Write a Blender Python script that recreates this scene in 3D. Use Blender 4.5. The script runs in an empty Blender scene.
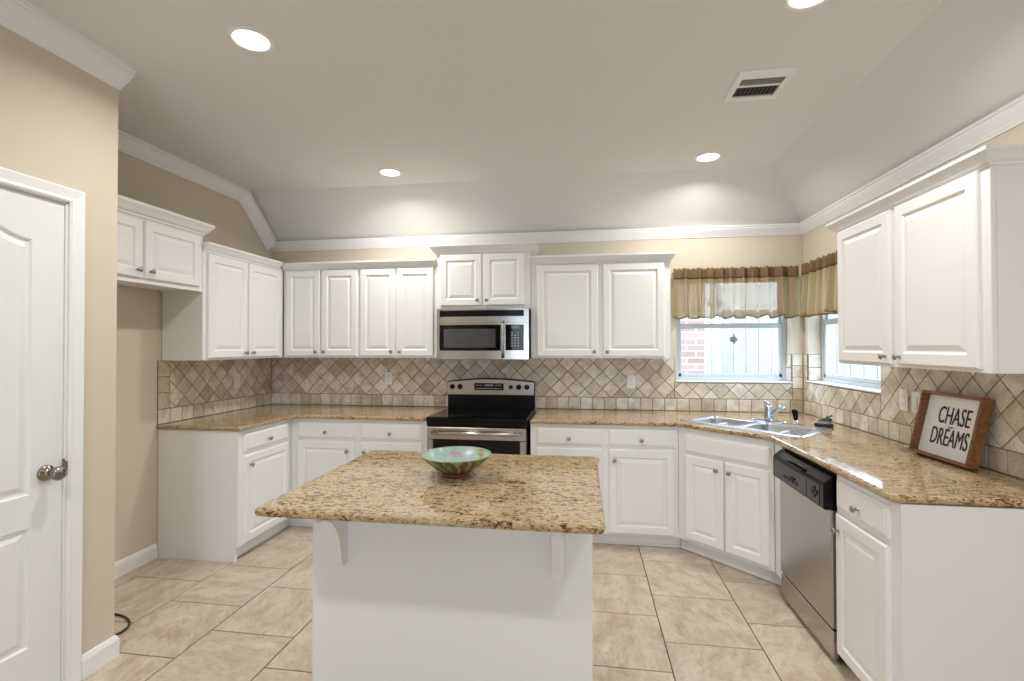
import bpy, bmesh, math, random
from mathutils import Matrix, Vector
random.seed(7)
PI = math.pi
S = bpy.context.scene
COL = S.collection

# ------------------------------------------------------------------ camera
CAMH = 1.4647
cam_d = bpy.data.cameras.new('camera')
cam_d.sensor_fit = 'HORIZONTAL'; cam_d.sensor_width = 36.0; cam_d.lens = 17.108
cam_d.clip_start = 0.05
cam = bpy.data.objects.new('camera', cam_d); COL.objects.link(cam)
cam.matrix_world = (Matrix.Translation((0, 0, CAMH)) @ Matrix.Rotation(0.14554, 4, 'Z')
                    @ Matrix.Rotation(PI/2 + 0.01149, 4, 'X') @ Matrix.Rotation(-0.00152, 4, 'Z'))
S.camera = cam

# ------------------------------------------------------------------ world, exposure
S.view_settings.view_transform = 'Standard'
S.view_settings.look = 'None'
S.view_settings.gamma = 1.0
S.view_settings.use_curve_mapping = False
S.view_settings.exposure = 0.0
WORLD_STRENGTH = 6.5
CAN_POWER = 13.5
w = bpy.data.worlds.new('daylight'); S.world = w
w.use_nodes = True
bgn = w.node_tree.nodes['Background']
bgn.inputs[0].default_value = (0.66, 0.82, 1.0, 1); bgn.inputs[1].default_value = WORLD_STRENGTH

# ------------------------------------------------------------------ materials
def srgb(r, g, b):
    f = lambda c: (c/255/12.92) if c/255 <= .04045 else ((c/255+.055)/1.055)**2.4
    return (f(r), f(g), f(b), 1)

class NT:
    """small helper round a material's node tree"""
    def __init__(s, name):
        s.m = bpy.data.materials.new(name); s.m.use_nodes = True
        s.t = s.m.node_tree; s.p = s.t.nodes['Principled BSDF']; s.out = s.t.nodes['Material Output']
    def n(s, typ, ins=None, **kw):
        nd = s.t.nodes.new(typ)
        for k, v in kw.items(): setattr(nd, k, v)
        for k, v in (ins or {}).items(): s.set(nd.inputs[k], v)
        return nd
    def set(s, sock, v):
        if isinstance(v, bpy.types.NodeSocket): s.t.links.new(v, sock)
        else: sock.default_value = v
    def math(s, op, a, b=0.0, c=None):
        nd = s.n('ShaderNodeMath', operation=op); s.set(nd.inputs[0], a); s.set(nd.inputs[1], b)
        if c is not None: s.set(nd.inputs[2], c)
        return nd.outputs[0]
    def ramp(s, fac, stops, interp='LINEAR'):
        nd = s.n('ShaderNodeValToRGB', {'Fac': fac}); cr = nd.color_ramp; cr.interpolation = interp
        while len(cr.elements) < len(stops): cr.elements.new(0.5)
        for e, (p, c) in zip(cr.elements, stops): e.position = p; e.color = c
        return nd.outputs[0]
    def mix(s, fac, a, b, mode='MIX'):
        nd = s.n('ShaderNodeMix', data_type='RGBA', blend_type=mode)
        s.set(nd.inputs[0], fac); s.set(nd.inputs[6], a); s.set(nd.inputs[7], b)
        return nd.outputs[2]
    def coord(s, scale=(1, 1, 1), which='Object', rot=(0, 0, 0)):
        tc = s.n('ShaderNodeTexCoord')
        mp = s.n('ShaderNodeMapping', {'Vector': tc.outputs[which], 'Scale': scale, 'Rotation': rot})
        return mp.outputs[0]
    def noise(s, vec, scale, detail=3, rough=.5, dist=0.0):
        nd = s.n('ShaderNodeTexNoise', {'Vector': vec, 'Scale': scale, 'Detail': detail, 'Roughness': rough, 'Distortion': dist})
        return nd.outputs['Fac']
    def bump(s, h, strength=.3, dist=.002):
        b = s.n('ShaderNodeBump', {'Height': h, 'Strength': strength, 'Distance': dist})
        s.set(s.p.inputs['Normal'], b.outputs[0])
    def base(s, c, rough=.5, metal=0.0, **kw):
        s.set(s.p.inputs['Base Color'], c); s.set(s.p.inputs['Roughness'], rough); s.set(s.p.inputs['Metallic'], metal)
        for k, v in kw.items(): s.set(s.p.inputs[k], v)
        return s.m

def plain(name, c, rough=.5, metal=0.0, var=.03, bump=0.0, bscale=60, **kw):
    t = NT(name); v = t.coord()
    n = t.noise(v, 4, 2)
    dark = tuple(x*(1-var) for x in c[:3]) + (1,)
    t.base(t.mix(n, dark, c), rough, metal, **kw)
    if bump: t.bump(t.noise(v, bscale, 3), bump, .001)
    return t.m

M = {}
M['cab'] = plain('white_cabinet_paint', srgb(240, 239, 236), .45, var=.015)
M['trim'] = plain('white_trim_paint', srgb(238, 238, 236), .38, var=.015)
M['door'] = plain('white_door_paint', srgb(234, 235, 236), .4, var=.015)
M['wall'] = plain('beige_wall_paint', srgb(211, 199, 180), .85, var=.02, bump=.12, bscale=140)
M['ceil'] = plain('cream_ceiling_paint', srgb(228, 226, 220), .9, var=.015, bump=.1, bscale=120)
M['nickel'] = plain('brushed_nickel', srgb(160, 156, 150), .3, 1.0, var=.05)
M['darknickel'] = plain('satin_nickel', srgb(140, 134, 126), .24, 1.0, var=.05)
M['chrome'] = plain('chrome', srgb(205, 210, 216), .12, 1.0, var=.03)
M['black'] = plain('black_plastic', srgb(12, 12, 14), .22, var=.1, **{'Specular IOR Level': .22})
M['blackglass'] = plain('black_glass', srgb(5, 5, 6), .06, var=.1, **{'Specular IOR Level': .25})
M['rubber'] = plain('black_rubber', srgb(25, 25, 28), .5, var=.1)
M['darkvoid'] = plain('dark_interior', srgb(45, 38, 34), .8, var=.1)
M['plate'] = plain('ivory_plate_plastic', srgb(238, 236, 230), .35, var=.01)
M['silvergrey'] = plain('grey_print', srgb(150, 150, 150), .5, var=.05)
M['display'] = plain('grey_display', srgb(120, 108, 90), .2, var=.1)
M['mglass'] = plain('microwave_window', srgb(74, 74, 76), .1, var=.1)
M['fascia'] = plain('dark_control_fascia', srgb(50, 45, 42), .22, var=.1)
M['oglass'] = plain('oven_window', srgb(8, 7, 10), .05, var=.2, **{'Specular IOR Level': .3})
M['signwhite'] = plain('sign_face_paint', srgb(248, 247, 244), .6, var=.02)
M['ink'] = plain('sign_lettering', srgb(40, 42, 46), .6, var=.1)
M['bag'] = plain('grey_scrubber', srgb(150, 150, 160), .5, var=.1)
M['cord'] = plain('dark_cable_jacket', srgb(60, 46, 36), .5, var=.1)
M['vinyl'] = plain('white_vinyl_frame', srgb(205, 212, 216), .35, var=.02)

def stainless(name, c, rough, axis):
    t = NT(name)
    sc = {'x': (2, 300, 300), 'z': (300, 300, 2)}[axis]
    n = t.noise(t.coord(sc), 1.0, 3)
    t.base(t.mix(n, tuple(x*.98 for x in c[:3])+(1,), c), t.math('MULTIPLY_ADD', n, .03, rough), 1.0)
    t.bump(n, .004, .0005)
    return t.m
M['steel'] = stainless('stainless_steel', srgb(186, 180, 174), .24, 'x')
M['sinksteel'] = stainless('sink_steel', srgb(205, 210, 218), .22, 'x')

def granite(name):
    t = NT(name); v = t.coord()
    warp = t.n('ShaderNodeTexNoise', {'Vector': v, 'Scale': 11.0, 'Detail': 2.0})
    vm = t.n('ShaderNodeVectorMath', operation='SCALE'); t.set(vm.inputs[0], warp.outputs['Color']); vm.inputs['Scale'].default_value = .06
    va = t.n('ShaderNodeVectorMath', operation='ADD'); t.set(va.inputs[0], v); t.set(va.inputs[1], vm.outputs[0])
    st = t.n('ShaderNodeMapping', {'Vector': va.outputs[0], 'Scale': (.75, 1.6, 1.3), 'Rotation': (0, 0, .25)}).outputs[0]
    vor = t.n('ShaderNodeTexVoronoi', {'Vector': st, 'Scale': 120.0, 'Randomness': 1.0})
    cell = t.n('ShaderNodeSeparateColor', {'Color': vor.outputs['Color']}).outputs[0]
    patch = t.noise(st, 30, 7, .74)
    band = t.noise(st, 7, 3, .6)
    fac = t.math('ADD', t.math('MULTIPLY', cell, .30), t.math('ADD', t.math('MULTIPLY_ADD', patch, 1.15, -.42), t.math('MULTIPLY', band, .42)))
    col = t.ramp(fac, [(0.20, srgb(34, 28, 24)), (0.30, srgb(92, 70, 48)), (0.38, srgb(136, 106, 72)),
                       (0.47, srgb(172, 144, 104)), (0.58, srgb(196, 176, 142)), (0.70, srgb(158, 140, 116)), (0.80, srgb(206, 190, 164)), (0.9, srgb(222, 212, 194))])
    fleck = t.noise(st, 75, 4, .6)
    col = t.mix(t.ramp(fleck, [(.60, (0, 0, 0, 1)), (.66, (1, 1, 1, 1))]), col, srgb(44, 35, 29))
    t.base(col, .07, 0.0)
    t.p.inputs['Specular IOR Level'].default_value = .6
    return t.m
M['granite'] = granite('golden_granite')

def travertine(name):
    t = NT(name); v = t.coord()
    g = t.n('ShaderNodeNewGeometry')
    r = g.outputs['Random Per Island']
    tint = t.ramp(r, [(0, srgb(206, 190, 166)), (.15, srgb(240, 231, 216)), (.35, srgb(226, 211, 187)), (.5, srgb(244, 237, 225)), (.7, srgb(233, 220, 199)), (.84, srgb(196, 178, 155)), (.92, srgb(218, 202, 178)), (1, srgb(240, 230, 212))])
    off = t.n('ShaderNodeCombineXYZ', {0: t.math('MULTIPLY', r, 40.0), 1: t.math('MULTIPLY', r, 17.0)})
    va = t.n('ShaderNodeVectorMath', operation='ADD'); t.set(va.inputs[0], v); t.set(va.inputs[1], off.outputs[0])
    n1 = t.noise(va.outputs[0], 11, 5, .62, .4)
    col = t.mix(t.ramp(n1, [(.38, (0, 0, 0, 1)), (.72, (1, 1, 1, 1))]), tint, t.mix(.55, tint, srgb(138, 112, 88)))
    n2 = t.noise(va.outputs[0], 46, 4, .7)
    pits = t.ramp(n2, [(.30, (1, 1, 1, 1)), (.36, (0, 0, 0, 1))])
    col = t.mix(pits, col, srgb(92, 70, 52))
    t.base(col, .5)
    t.bump(t.math('SUBTRACT', n1, t.math('MULTIPLY', pits, .6)), .35, .002)
    return t.m
M['trav'] = travertine('tumbled_travertine')
M['grout'] = plain('brown_grout', srgb(128, 106, 84), .9, var=.15)

def floortile(name):
    t = NT(name); v = t.coord()
    g = t.n('ShaderNodeNewGeometry'); r = g.outputs['Random Per Island']
    off = t.n('ShaderNodeCombineXYZ', {0: t.math('MULTIPLY', r, 60.0), 1: t.math('MULTIPLY', r, 31.0)})
    va = t.n('ShaderNodeVectorMath', operation='ADD'); t.set(va.inputs[0], v); t.set(va.inputs[1], off.outputs[0])
    ang = t.math('MULTIPLY', r, 6.28)
    vr = t.n('ShaderNodeVectorRotate', {'Vector': va.outputs[0], 'Angle': ang}, rotation_type='Z_AXIS').outputs[0]
    st = t.n('ShaderNodeMapping', {'Vector': vr, 'Scale': (1, 1.9, 1)}).outputs[0]
    n1 = t.noise(st, 5.5, 7, .68, .5)
    n2 = t.noise(st, 22, 6, .7, .4)
    tint = t.ramp(r, [(0, srgb(202, 188, 168)), (.5, srgb(209, 196, 178)), (1, srgb(195, 180, 160))])
    col = t.mix(t.ramp(n1, [(.42, (0, 0, 0, 1)), (.70, (1, 1, 1, 1))]), tint, srgb(176, 152, 128))
    col = t.mix(t.ramp(n2, [(.52, (0, 0, 0, 1)), (.76, (.8, .8, .8, 1))]), col, srgb(160, 136, 112))
    n3 = t.noise(st, 6, 4, .6)
    col = t.mix(t.ramp(n3, [(.55, (0, 0, 0, 1)), (.8, (.7, .7, .7, 1))]), col, srgb(232, 220, 202))
    t.base(col, .34)
    t.bump(n2, .12, .002)
    return t.m
M['ftile'] = floortile('beige_floor_tile')
M['fgrout'] = plain('floor_grout', srgb(112, 92, 74), .9, var=.1)

def wood(name, c1, c2, sc=(60, 60, 3), rough=.5):
    t = NT(name); n = t.noise(t.coord(sc), 1.0, 5, .6, .6)
    t.base(t.mix(t.ramp(n, [(.3, (0, 0, 0, 1)), (.7, (1, 1, 1, 1))]), c1, c2), rough); t.bump(n, .15, .001)
    return t.m
M['signwood'] = wood('brown_stained_wood', srgb(104, 62, 36), srgb(150, 98, 58), (14, 60, 60))
M['fence'] = wood('weathered_fence_wood', srgb(168, 158, 150), srgb(196, 186, 176), (22, 22, 1.5), .8)

def brick(name):
    t = NT(name)
    b = t.n('ShaderNodeTexBrick', {'Vector': t.coord(rot=(PI/2, 0, 0)), 'Color1': srgb(176, 140, 132), 'Color2': srgb(196, 160, 152), 'Mortar': srgb(222, 212, 204), 'Scale': 1.0, 'Mortar Size': .007, 'Brick Width': .21, 'Row Height': .075})
    t.base(b.outputs['Color'], .85); t.bump(b.outputs['Fac'], -.4, .004)
    return t.m
M['brick'] = brick('pale_red_brick')
M['grass'] = plain('lawn', srgb(120, 140, 90), .9, var=.4, bump=.5)

def fabric(name, c, trans, sheer=0.0):
    t = NT(name); v = t.coord()
    n = t.noise(t.coord((160, 160, 160)), 1, 2)
    big = t.noise(v, 9, 3)
    col = t.mix(n, tuple(x*.75 for x in c[:3])+(1,), c)
    t.base(col, .9)
    tr = t.n('ShaderNodeBsdfTranslucent', {'Color': c})
    mx = t.n('ShaderNodeMixShader', {0: trans, 1: t.p.outputs[0], 2: tr.outputs[0]})
    if sheer:
        tp = t.n('ShaderNodeBsdfTransparent', {'Color': (1, .98, .95, 1)})
        mx = t.n('ShaderNodeMixShader', {0: sheer, 1: mx.outputs[0], 2: tp.outputs[0]})
    t.t.links.new(mx.outputs[0], t.out.inputs[0])
    return t.m
M['sheer'] = fabric('tan_sheer_linen', srgb(206, 186, 150), .52, .30)
M['header'] = fabric('brown_valance_header', srgb(130, 102, 70), .10)
M['hem'] = fabric('brown_scallop_trim', srgb(120, 96, 70), .05)

def glass(name):
    t = NT(name)
    tr = t.n('ShaderNodeBsdfTransparent', {'Color': (.95, .98, 1, 1)})
    gl = t.n('ShaderNodeBsdfGlossy', {'Roughness': .02})
    fr = t.n('ShaderNodeFresnel', {'IOR': 1.45})
    gm = t.n('ShaderNodeNewGeometry')
    fac = t.math('MULTIPLY', fr.outputs[0], t.math('SUBTRACT', 1.0, gm.outputs['Backfacing']))
    mx = t.n('ShaderNodeMixShader', {0: fac, 1: tr.outputs[0], 2: gl.outputs[0]})
    t.t.links.new(mx.outputs[0], t.out.inputs[0]); t.t.nodes.remove(t.p)
    return t.m
M['glass'] = glass('window_glass')

def emit(name, c, s):
    t = NT(name); t.base(c, .5)
    t.set(t.p.inputs['Emission Color'], c); t.p.inputs['Emission Strength'].default_value = s
    return t.m
M['lens'] = emit('lit_lamp_lens', (1, .95, .86, 1), 6.0)

def bowlmat(name):
    t = NT(name); v = t.coord()
    sp = t.n('ShaderNodeSeparateXYZ', {0: v})
    a = t.math('ARCTAN2', sp.outputs[1], sp.outputs[0])
    hz = sp.outputs[2]
    n = t.noise(v, 16, 3, .6)
    stripe = t.math('SINE', t.math('ADD', t.math('MULTIPLY', a, 17.0), t.math('MULTIPLY_ADD', n, 13.0, t.math('MULTIPLY', hz, 55.0))))
    leaf = t.ramp(stripe, [(.45, (0, 0, 0, 1)), (.62, (1, 1, 1, 1))])
    ground = t.ramp(t.noise(v, 12, 2), [(.36, srgb(104, 66, 40)), (.5, srgb(92, 88, 50)), (.62, srgb(120, 76, 52))])
    green = t.ramp(t.noise(v, 9, 2), [(.35, srgb(176, 168, 112)), (.5, srgb(92, 142, 104)), (.65, srgb(150, 164, 120))])
    t.base(t.mix(leaf, ground, green), .28)
    return t.m
M['bowl_out'] = bowlmat('painted_bowl_glaze')
def bowlin(name):
    t = NT(name); v = t.coord()
    n = t.noise(v, 15, 3, .6, .5)
    col = t.ramp(n, [(.30, srgb(140, 92, 76)), (.40, srgb(164, 172, 122)), (.50, srgb(160, 182, 170)), (.60, srgb(150, 170, 176)), (.72, srgb(176, 142, 128))])
    sp = t.n('ShaderNodeSeparateXYZ', {0: v})
    r2 = t.math('ADD', t.math('MULTIPLY', sp.outputs[0], sp.outputs[0]), t.math('MULTIPLY', sp.outputs[1], sp.outputs[1]))
    col = t.mix(t.ramp(r2, [(.0032, (1, 1, 1, 1)), (.0062, (0, 0, 0, 1))]), col, srgb(96, 164, 190))
    t.base(col, .32)
    return t.m
M['bowl_in'] = bowlin('blue_glaze')
M['bowl_rim'] = plain('pale_green_glaze', srgb(150, 180, 142), .15, var=.2)
M['terracotta'] = plain('terracotta', srgb(122, 64, 42), .5, var=.2)

# ------------------------------------------------------------------ mesh building
def tag(o, label=None, cat=None, group=None, kind=None):
    if label: o['label'] = label
    if cat: o['category'] = cat
    if group: o['group'] = group
    if kind: o['kind'] = kind
    return o

def empty(name, label, cat, loc=(0, 0, 0), rz=0.0, group=None):
    o = bpy.data.objects.new(name, None); COL.objects.link(o)
    o.empty_display_size = .1
    o.location = loc; o.rotation_euler = (0, 0, rz)
    return tag(o, label, cat, group)

class MB:
    def __init__(s): s.v = []; s.f = []; s.mi = []; s.sm = []
    def add(s, verts, faces, mi=0, smooth=False):
        b = len(s.v); s.v += [tuple(p) for p in verts]
        for f in faces: s.f.append([b+i for i in f]); s.mi.append(mi); s.sm.append(smooth)
        return s
    def box(s, x0, x1, y0, y1, z0, z1, b=0.0, mi=0, seg=1):
        x0, x1 = min(x0, x1), max(x0, x1); y0, y1 = min(y0, y1), max(y0, y1); z0, z1 = min(z0, z1), max(z0, z1)
        if b <= 0:
            v = [(x, y, z) for z in (z0, z1) for y in (y0, y1) for x in (x0, x1)]
            return s.add(v, [(0, 2, 3, 1), (4, 5, 7, 6), (0, 1, 5, 4), (2, 6, 7, 3), (0, 4, 6, 2), (1, 3, 7, 5)], mi)
        bm = bmesh.new(); bmesh.ops.create_cube(bm, size=1.0)
        for v in bm.verts: v.co = ((x0+x1)/2+v.co.x*(x1-x0), (y0+y1)/2+v.co.y*(y1-y0), (z0+z1)/2+v.co.z*(z1-z0))
        b = min(b, .49*min(x1-x0, y1-y0, z1-z0))
        bmesh.ops.bevel(bm, geom=bm.edges[:], offset=b, segments=seg, affect='EDGES', profile=.5)
        return s.addbm(bm, mi)
    def addbm(s, bm, mi=0, smooth=False):
        bm.verts.index_update()
        s.add([v.co[:] for v in bm.verts], [[v.index for v in f.verts] for f in bm.faces], mi, smooth)
        bm.free(); return s
    def rings(s, loops, cap0=True, cap1=True, mi=0, smooth=False, closed=False):
        n = len(loops[0]); b = len(s.v)
        for L in loops: s.v += [tuple(p) for p in L]
        R = len(loops) + (1 if closed else 0)
        for k in range(1, R):
            a0 = b+(k-1)*n; a1 = b+(k % len(loops))*n
            for i in range(n):
                j = (i+1) % n
                s.f.append([a0+i, a0+j, a1+j, a1+i]); s.mi.append(mi); s.sm.append(smooth)
        if cap0 and not closed: s.f.append([b+i for i in range(n)][::-1]); s.mi.append(mi); s.sm.append(False)
        if cap1 and not closed: s.f.append([b+(len(loops)-1)*n+i for i in range(n)]); s.mi.append(mi); s.sm.append(False)
        return s
    def prism(s, poly, lo, hi, fn, mi=0, smooth=False):
        return s.rings([[fn(a, b, lo) for a, b in poly], [fn(a, b, hi) for a, b in poly]], mi=mi, smooth=smooth)
    def lathe(s, prof, fn, seg=20, mi=0, smooth=True, cap0=True, cap1=True):
        """prof [(r, h)], fn(u, v, h) -> point"""
        loops = [[fn(r*math.cos(2*PI*i/seg), r*math.sin(2*PI*i/seg), h) for i in range(seg)] for r, h in prof]
        return s.rings(loops, cap0, cap1, mi, smooth)
    def tube(s, pts, r, seg=10, mi=0, smooth=True):
        P = [Vector(p) for p in pts]; rr = r if isinstance(r, (list, tuple)) else [r]*len(P)
        loops = []; up = Vector((0, 0, 1))
        prev = None
        for i, p in enumerate(P):
            t = (P[min(i+1, len(P)-1)] - P[max(i-1, 0)]).normalized()
            if prev is None:
                a = up.cross(t)
                if a.length < 1e-3: a = Vector((1, 0, 0)).cross(t)
            else: a = prev - t*prev.dot(t)
            a.normalize(); prev = a; c = t.cross(a)
            loops.append([p + (a*math.cos(2*PI*k/seg) + c*math.sin(2*PI*k/seg))*rr[i] for k in range(seg)])
        return s.rings(loops, mi=mi, smooth=smooth)
    def sweep(s, path, prof, fn, closed=False, mi=0):
        """path 2-D polyline; prof [(offset to the left of travel, out)]; fn(a, b, out) -> point"""
        n = len(path); offs = miters(path, closed)
        loops = [[fn(p[0]+o[0]*d, p[1]+o[1]*d, h) for d, h in prof] for p, o in zip(path, offs)]
        return s.rings(loops, mi=mi, closed=closed)
    def build(s, name, mats, parent=None, loc=None, rot=None, fixn=True):
        me = bpy.data.meshes.new(name); me.from_pydata(s.v, [], s.f)
        for m in (mats if isinstance(mats, (list, tuple)) else [mats]): me.materials.append(m)
        me.polygons.foreach_set('material_index', s.mi); me.polygons.foreach_set('use_smooth', s.sm)
        if fixn:
            bm = bmesh.new(); bm.from_mesh(me); bmesh.ops.recalc_face_normals(bm, faces=bm.faces[:]); bm.to_mesh(me); bm.free()
        me.update()
        o = bpy.data.objects.new(name, me); COL.objects.link(o)
        if parent: o.parent = parent
        if loc: o.location = loc
        if rot: o.rotation_euler = rot
        return o

def miters(path, closed=False):
    n = len(path); out = []
    for i in range(n):
        ns = []
        for a, b in ((i-1, i), (i, i+1)):
            if not closed and (a < 0 or b >= n): continue
            p, q = path[a % n], path[b % n]
            d = math.hypot(q[0]-p[0], q[1]-p[1]) or 1
            ns.append((-(q[1]-p[1])/d, (q[0]-p[0])/d))
        if len(ns) == 1: out.append(ns[0])
        else:
            (a, b), (c, d) = ns; k = 1 + a*c + b*d
            out.append(((a+c)/k, (b+d)/k) if k > .05 else (a, b))
    return out

def offset_loop(loop, d):          # inward for a counter-clockwise loop
    return [(p[0]+o[0]*d, p[1]+o[1]*d) for p, o in zip(loop, miters(loop, True))]

def fill(mb, loops, fn, mi=0):
    """flat face with holes; loops of 2-D points"""
    bm = bmesh.new()
    for L in loops:
        vs = [bm.verts.new((x, y, 0)) for x, y in L]
        for i in range(len(vs)): bm.edges.new((vs[i], vs[(i+1) % len(vs)]))
    bmesh.ops.triangle_fill(bm, edges=bm.edges[:], use_beauty=True)
    bm.verts.index_update()
    mb.add([fn(v.co.x, v.co.y) for v in bm.verts], [[v.index for v in f.verts] for f in bm.faces], mi)
    bm.free()

def clip(poly, x0, x1, y0, y1):
    def half(P, inside, cut):
        R = []
        for i in range(len(P)):
            a, b = P[i-1], P[i]
            if inside(b):
                if not inside(a): R.append(cut(a, b))
                R.append(b)
            elif inside(a): R.append(cut(a, b))
        return R
    def cx(c): return lambda a, b: (c, a[1]+(b[1]-a[1])*(c-a[0])/(b[0]-a[0]))
    def cy(c): return lambda a, b: (a[0]+(b[0]-a[0])*(c-a[1])/(b[1]-a[1]), c)
    for ins, cut in ((lambda p: p[0] >= x0, cx(x0)), (lambda p: p[0] <= x1, cx(x1)), (lambda p: p[1] >= y0, cy(y0)), (lambda p: p[1] <= y1, cy(y1))):
        if not poly: return []
        poly = half(poly, ins, cut)
    R = []
    for p in poly:
        if not R or math.hypot(p[0]-R[-1][0], p[1]-R[-1][1]) > 1e-4: R.append(p)
    if len(R) > 1 and math.hypot(R[0][0]-R[-1][0], R[0][1]-R[-1][1]) < 1e-4: R.pop()
    return R
def area(P): return .5*sum(P[i-1][0]*P[i][1]-P[i][0]*P[i-1][1] for i in range(len(P)))

# ------------------------------------------------------------------ dimensions of the room
YB, XL, XR, XP = 4.25, -2.94, 1.77, -2.20      # back, left, right walls, pantry wall
YR = -5.0                                       # where the modelled room stops, behind the camera
HC = 2.82; HS = 2.45; RUN = .365                # flat ceiling, foot of the slopes, run of the slopes
CT = .92                                        # top of the counters
PY = 2.02                                       # end of the pantry wall
def struct(o): o['kind'] = 'structure'; return o

# ---- floor: running-bond tiles
def make_floor():
    mb = MB(); s = .46; g = .0032
    x0, y0 = -1.9064, 2.281
    mb.add([(XL-.1, YR, -.004), (XR+.1, YR, -.004), (XR+.1, YB+.1, -.004), (XL-.1, YB+.1, -.004), (XL-.1, YR, -.1), (XR+.1, YR, -.1), (XR+.1, YB+.1, -.1), (XL-.1, YB+.1, -.1)],
           [(0, 1, 2, 3), (7, 6, 5, 4), (0, 4, 5, 1), (1, 5, 6, 2), (2, 6, 7, 3), (3, 7, 4, 0)], 1)
    for r in range(-3, 9):
        for k in range(-17, 6):
            ya = y0 + (k + (.5 if r % 2 else 0))*s
            P = clip([(x0+r*s+g, ya+g), (x0+(r+1)*s-g, ya+g), (x0+(r+1)*s-g, ya+s-g), (x0+r*s+g, ya+s-g)], XL, XR, YR, YB)
            if len(P) < 3: continue
            if area(P) < 0: P = P[::-1]
            if area(P) < 4e-4: continue
            Q = offset_loop(P, .002)
            mb.rings([[(a, b, -.006) for a, b in P], [(a, b, -.0015) for a, b in P], [(a, b, 0) for a, b in Q]], cap0=False)
    o = mb.build('floor', [M['ftile'], M['fgrout']])
    return struct(o)
make_floor()

# ---- ceiling: one flat field, slopes along the back and the right wall
def make_ceiling():
    mb = MB()
    xf, yf = XR-RUN, YB-RUN
    mb.add([(XL-.1, YR, HC), (xf, YR, HC), (xf, yf, HC), (XL-.1, yf, HC), (XR, YR, HS), (XR, YB, HS), (XL-.1, YB, HS)],
           [(0, 1, 2, 3), (1, 4, 5, 2), (3, 2, 5, 6)])
    t = .12
    mb.add([(XL-.1, YR, HC+t), (xf+.05, YR, HC+t), (xf+.05, yf+.05, HC+t), (XL-.1, yf+.05, HC+t), (XR+.12, YR, HS+.02), (XR+.12, YB+.12, HS+.02), (XL-.1, YB+.12, HS+.02)],
           [(0, 1, 2, 3), (1, 4, 5, 2), (3, 2, 5, 6)])
    return struct(mb.build('ceiling', M['ceil'], fixn=False))
make_ceiling()

# ---- walls (window and door openings are real holes)
WX0, WX1, WZ0, WZ1 = .775, 1.675, 1.160, 2.06   # back window opening
VY0, VY1, VZ0, VZ1 = 3.21, 4.175, 1.175, 2.06   # right window opening
WT = .15
def holed(rect, hole, fn, t):
    mb = MB(); x0, x1, z0, z1 = rect; a0, a1, c0, c1 = hole
    out = [(x0, z0), (x1, z0), (x1, z1), (x0, z1)]; inn = [(a0, c0), (a1, c0), (a1, c1), (a0, c1)]
    for d in (0, t):
        P = [fn(a, b, d) for a, b in out+inn]
        mb.add(P, [(0, 1, 5, 4), (1, 2, 6, 5), (2, 3, 7, 6), (3, 0, 4, 7)])
    for L in (out, inn): mb.rings([[fn(a, b, 0) for a, b in L], [fn(a, b, t) for a, b in L]], False, False)
    return mb
struct(holed((XL-.1, XR+WT, -.1, 2.5), (WX0, WX1, WZ0, WZ1), lambda a, b, d: (a, YB+d, b), WT).build('wall_back', M['wall']))
struct(holed((YR, YB, -.1, 2.5), (VY0, VY1, VZ0, VZ1), lambda a, b, d: (XR+d, a, b), WT).build('wall_right', M['wall']))
mb = MB(); mb.prism([(YR, -.1), (YB, -.1), (YB, HS), (YB-RUN, HC), (YB-RUN-.01, HC+.05), (YR, HC+.05)], XL-.1, XL, lambda a, b, d: (d, a, b))
struct(mb.build('wall_left', M['wall']))
DY0, DY1, DZ1 = 1.03, 1.800, 2.095              # pantry door opening
mb = holed((YR, PY, -.1, HC), (DY0, DY1, -.1, DZ1), lambda a, b, d: (XP-d, a, b), .11)
struct(mb.build('wall_pantry', M['wall']))
struct(holed((XL-.1, XR+WT, -.1, HC+.05), (XP+1.7, XR-.3, .0, 2.15), lambda a, b, d: (a, YR-d, b), .12).build('added_wall_rear', M['wall']))  # added unseen wall; its opening is sized to limit daylight from behind
mb = MB(); mb.box(XL, XP-.11, PY-.11, PY, -.1, HC)
struct(mb.build('wall_pantry_return', M['wall']))

# ---- crown mouldings
CROWN = [(0, 0), (.010, 0), (.013, .010), (.022, .016), (.026, .024), (.040, .038), (.056, .056), (.066, .070), (.066, .080), (.076, .084), (.076, .100), (0, .100)]
mb = MB()
mb.sweep([(XR, YR), (XR, YB), (XL, YB)], [(d*.62, h*.86) for d, h in CROWN], lambda a, b, h: (a, b, 2.368+h))
struct(mb.build('trim_1', M['trim']))
mb = MB()
mb.sweep([(YB-.004, HS-.006), (YB-RUN-.045, HC-.0), (PY, HC-.0)], [(.100-h, d) for d, h in CROWN], lambda a, b, d: (XL+d, a, b))
struct(mb.build('trim_2', M['trim']))
mb = MB()
mb.sweep([(XP-.3, PY), (XP, PY), (XP, YR)], [(d*.64, h*1.25) for d, h in CROWN], lambda a, b, h: (a, b, HC-.125+h))
struct(mb.build('trim_3', M['trim']))
# ---- baseboards
BASE = [(0, 0), (.014, 0), (.014, .075), (.010, .088), (.006, .098), (0, .100)]
mb = MB(); mb.sweep([(XL, 2.998), (XL, PY+.02)][::-1], [(-d, h) for d, h in BASE], lambda a, b, h: (a, b, h))
struct(mb.build('baseboard_left', M['trim']))
mb = MB(); mb.sweep([(XP-.45, PY), (XP, PY), (XP, 1.859)], BASE, lambda a, b, h: (a, b, h))
struct(mb.build('baseboard_pantry', M['trim']))
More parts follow.
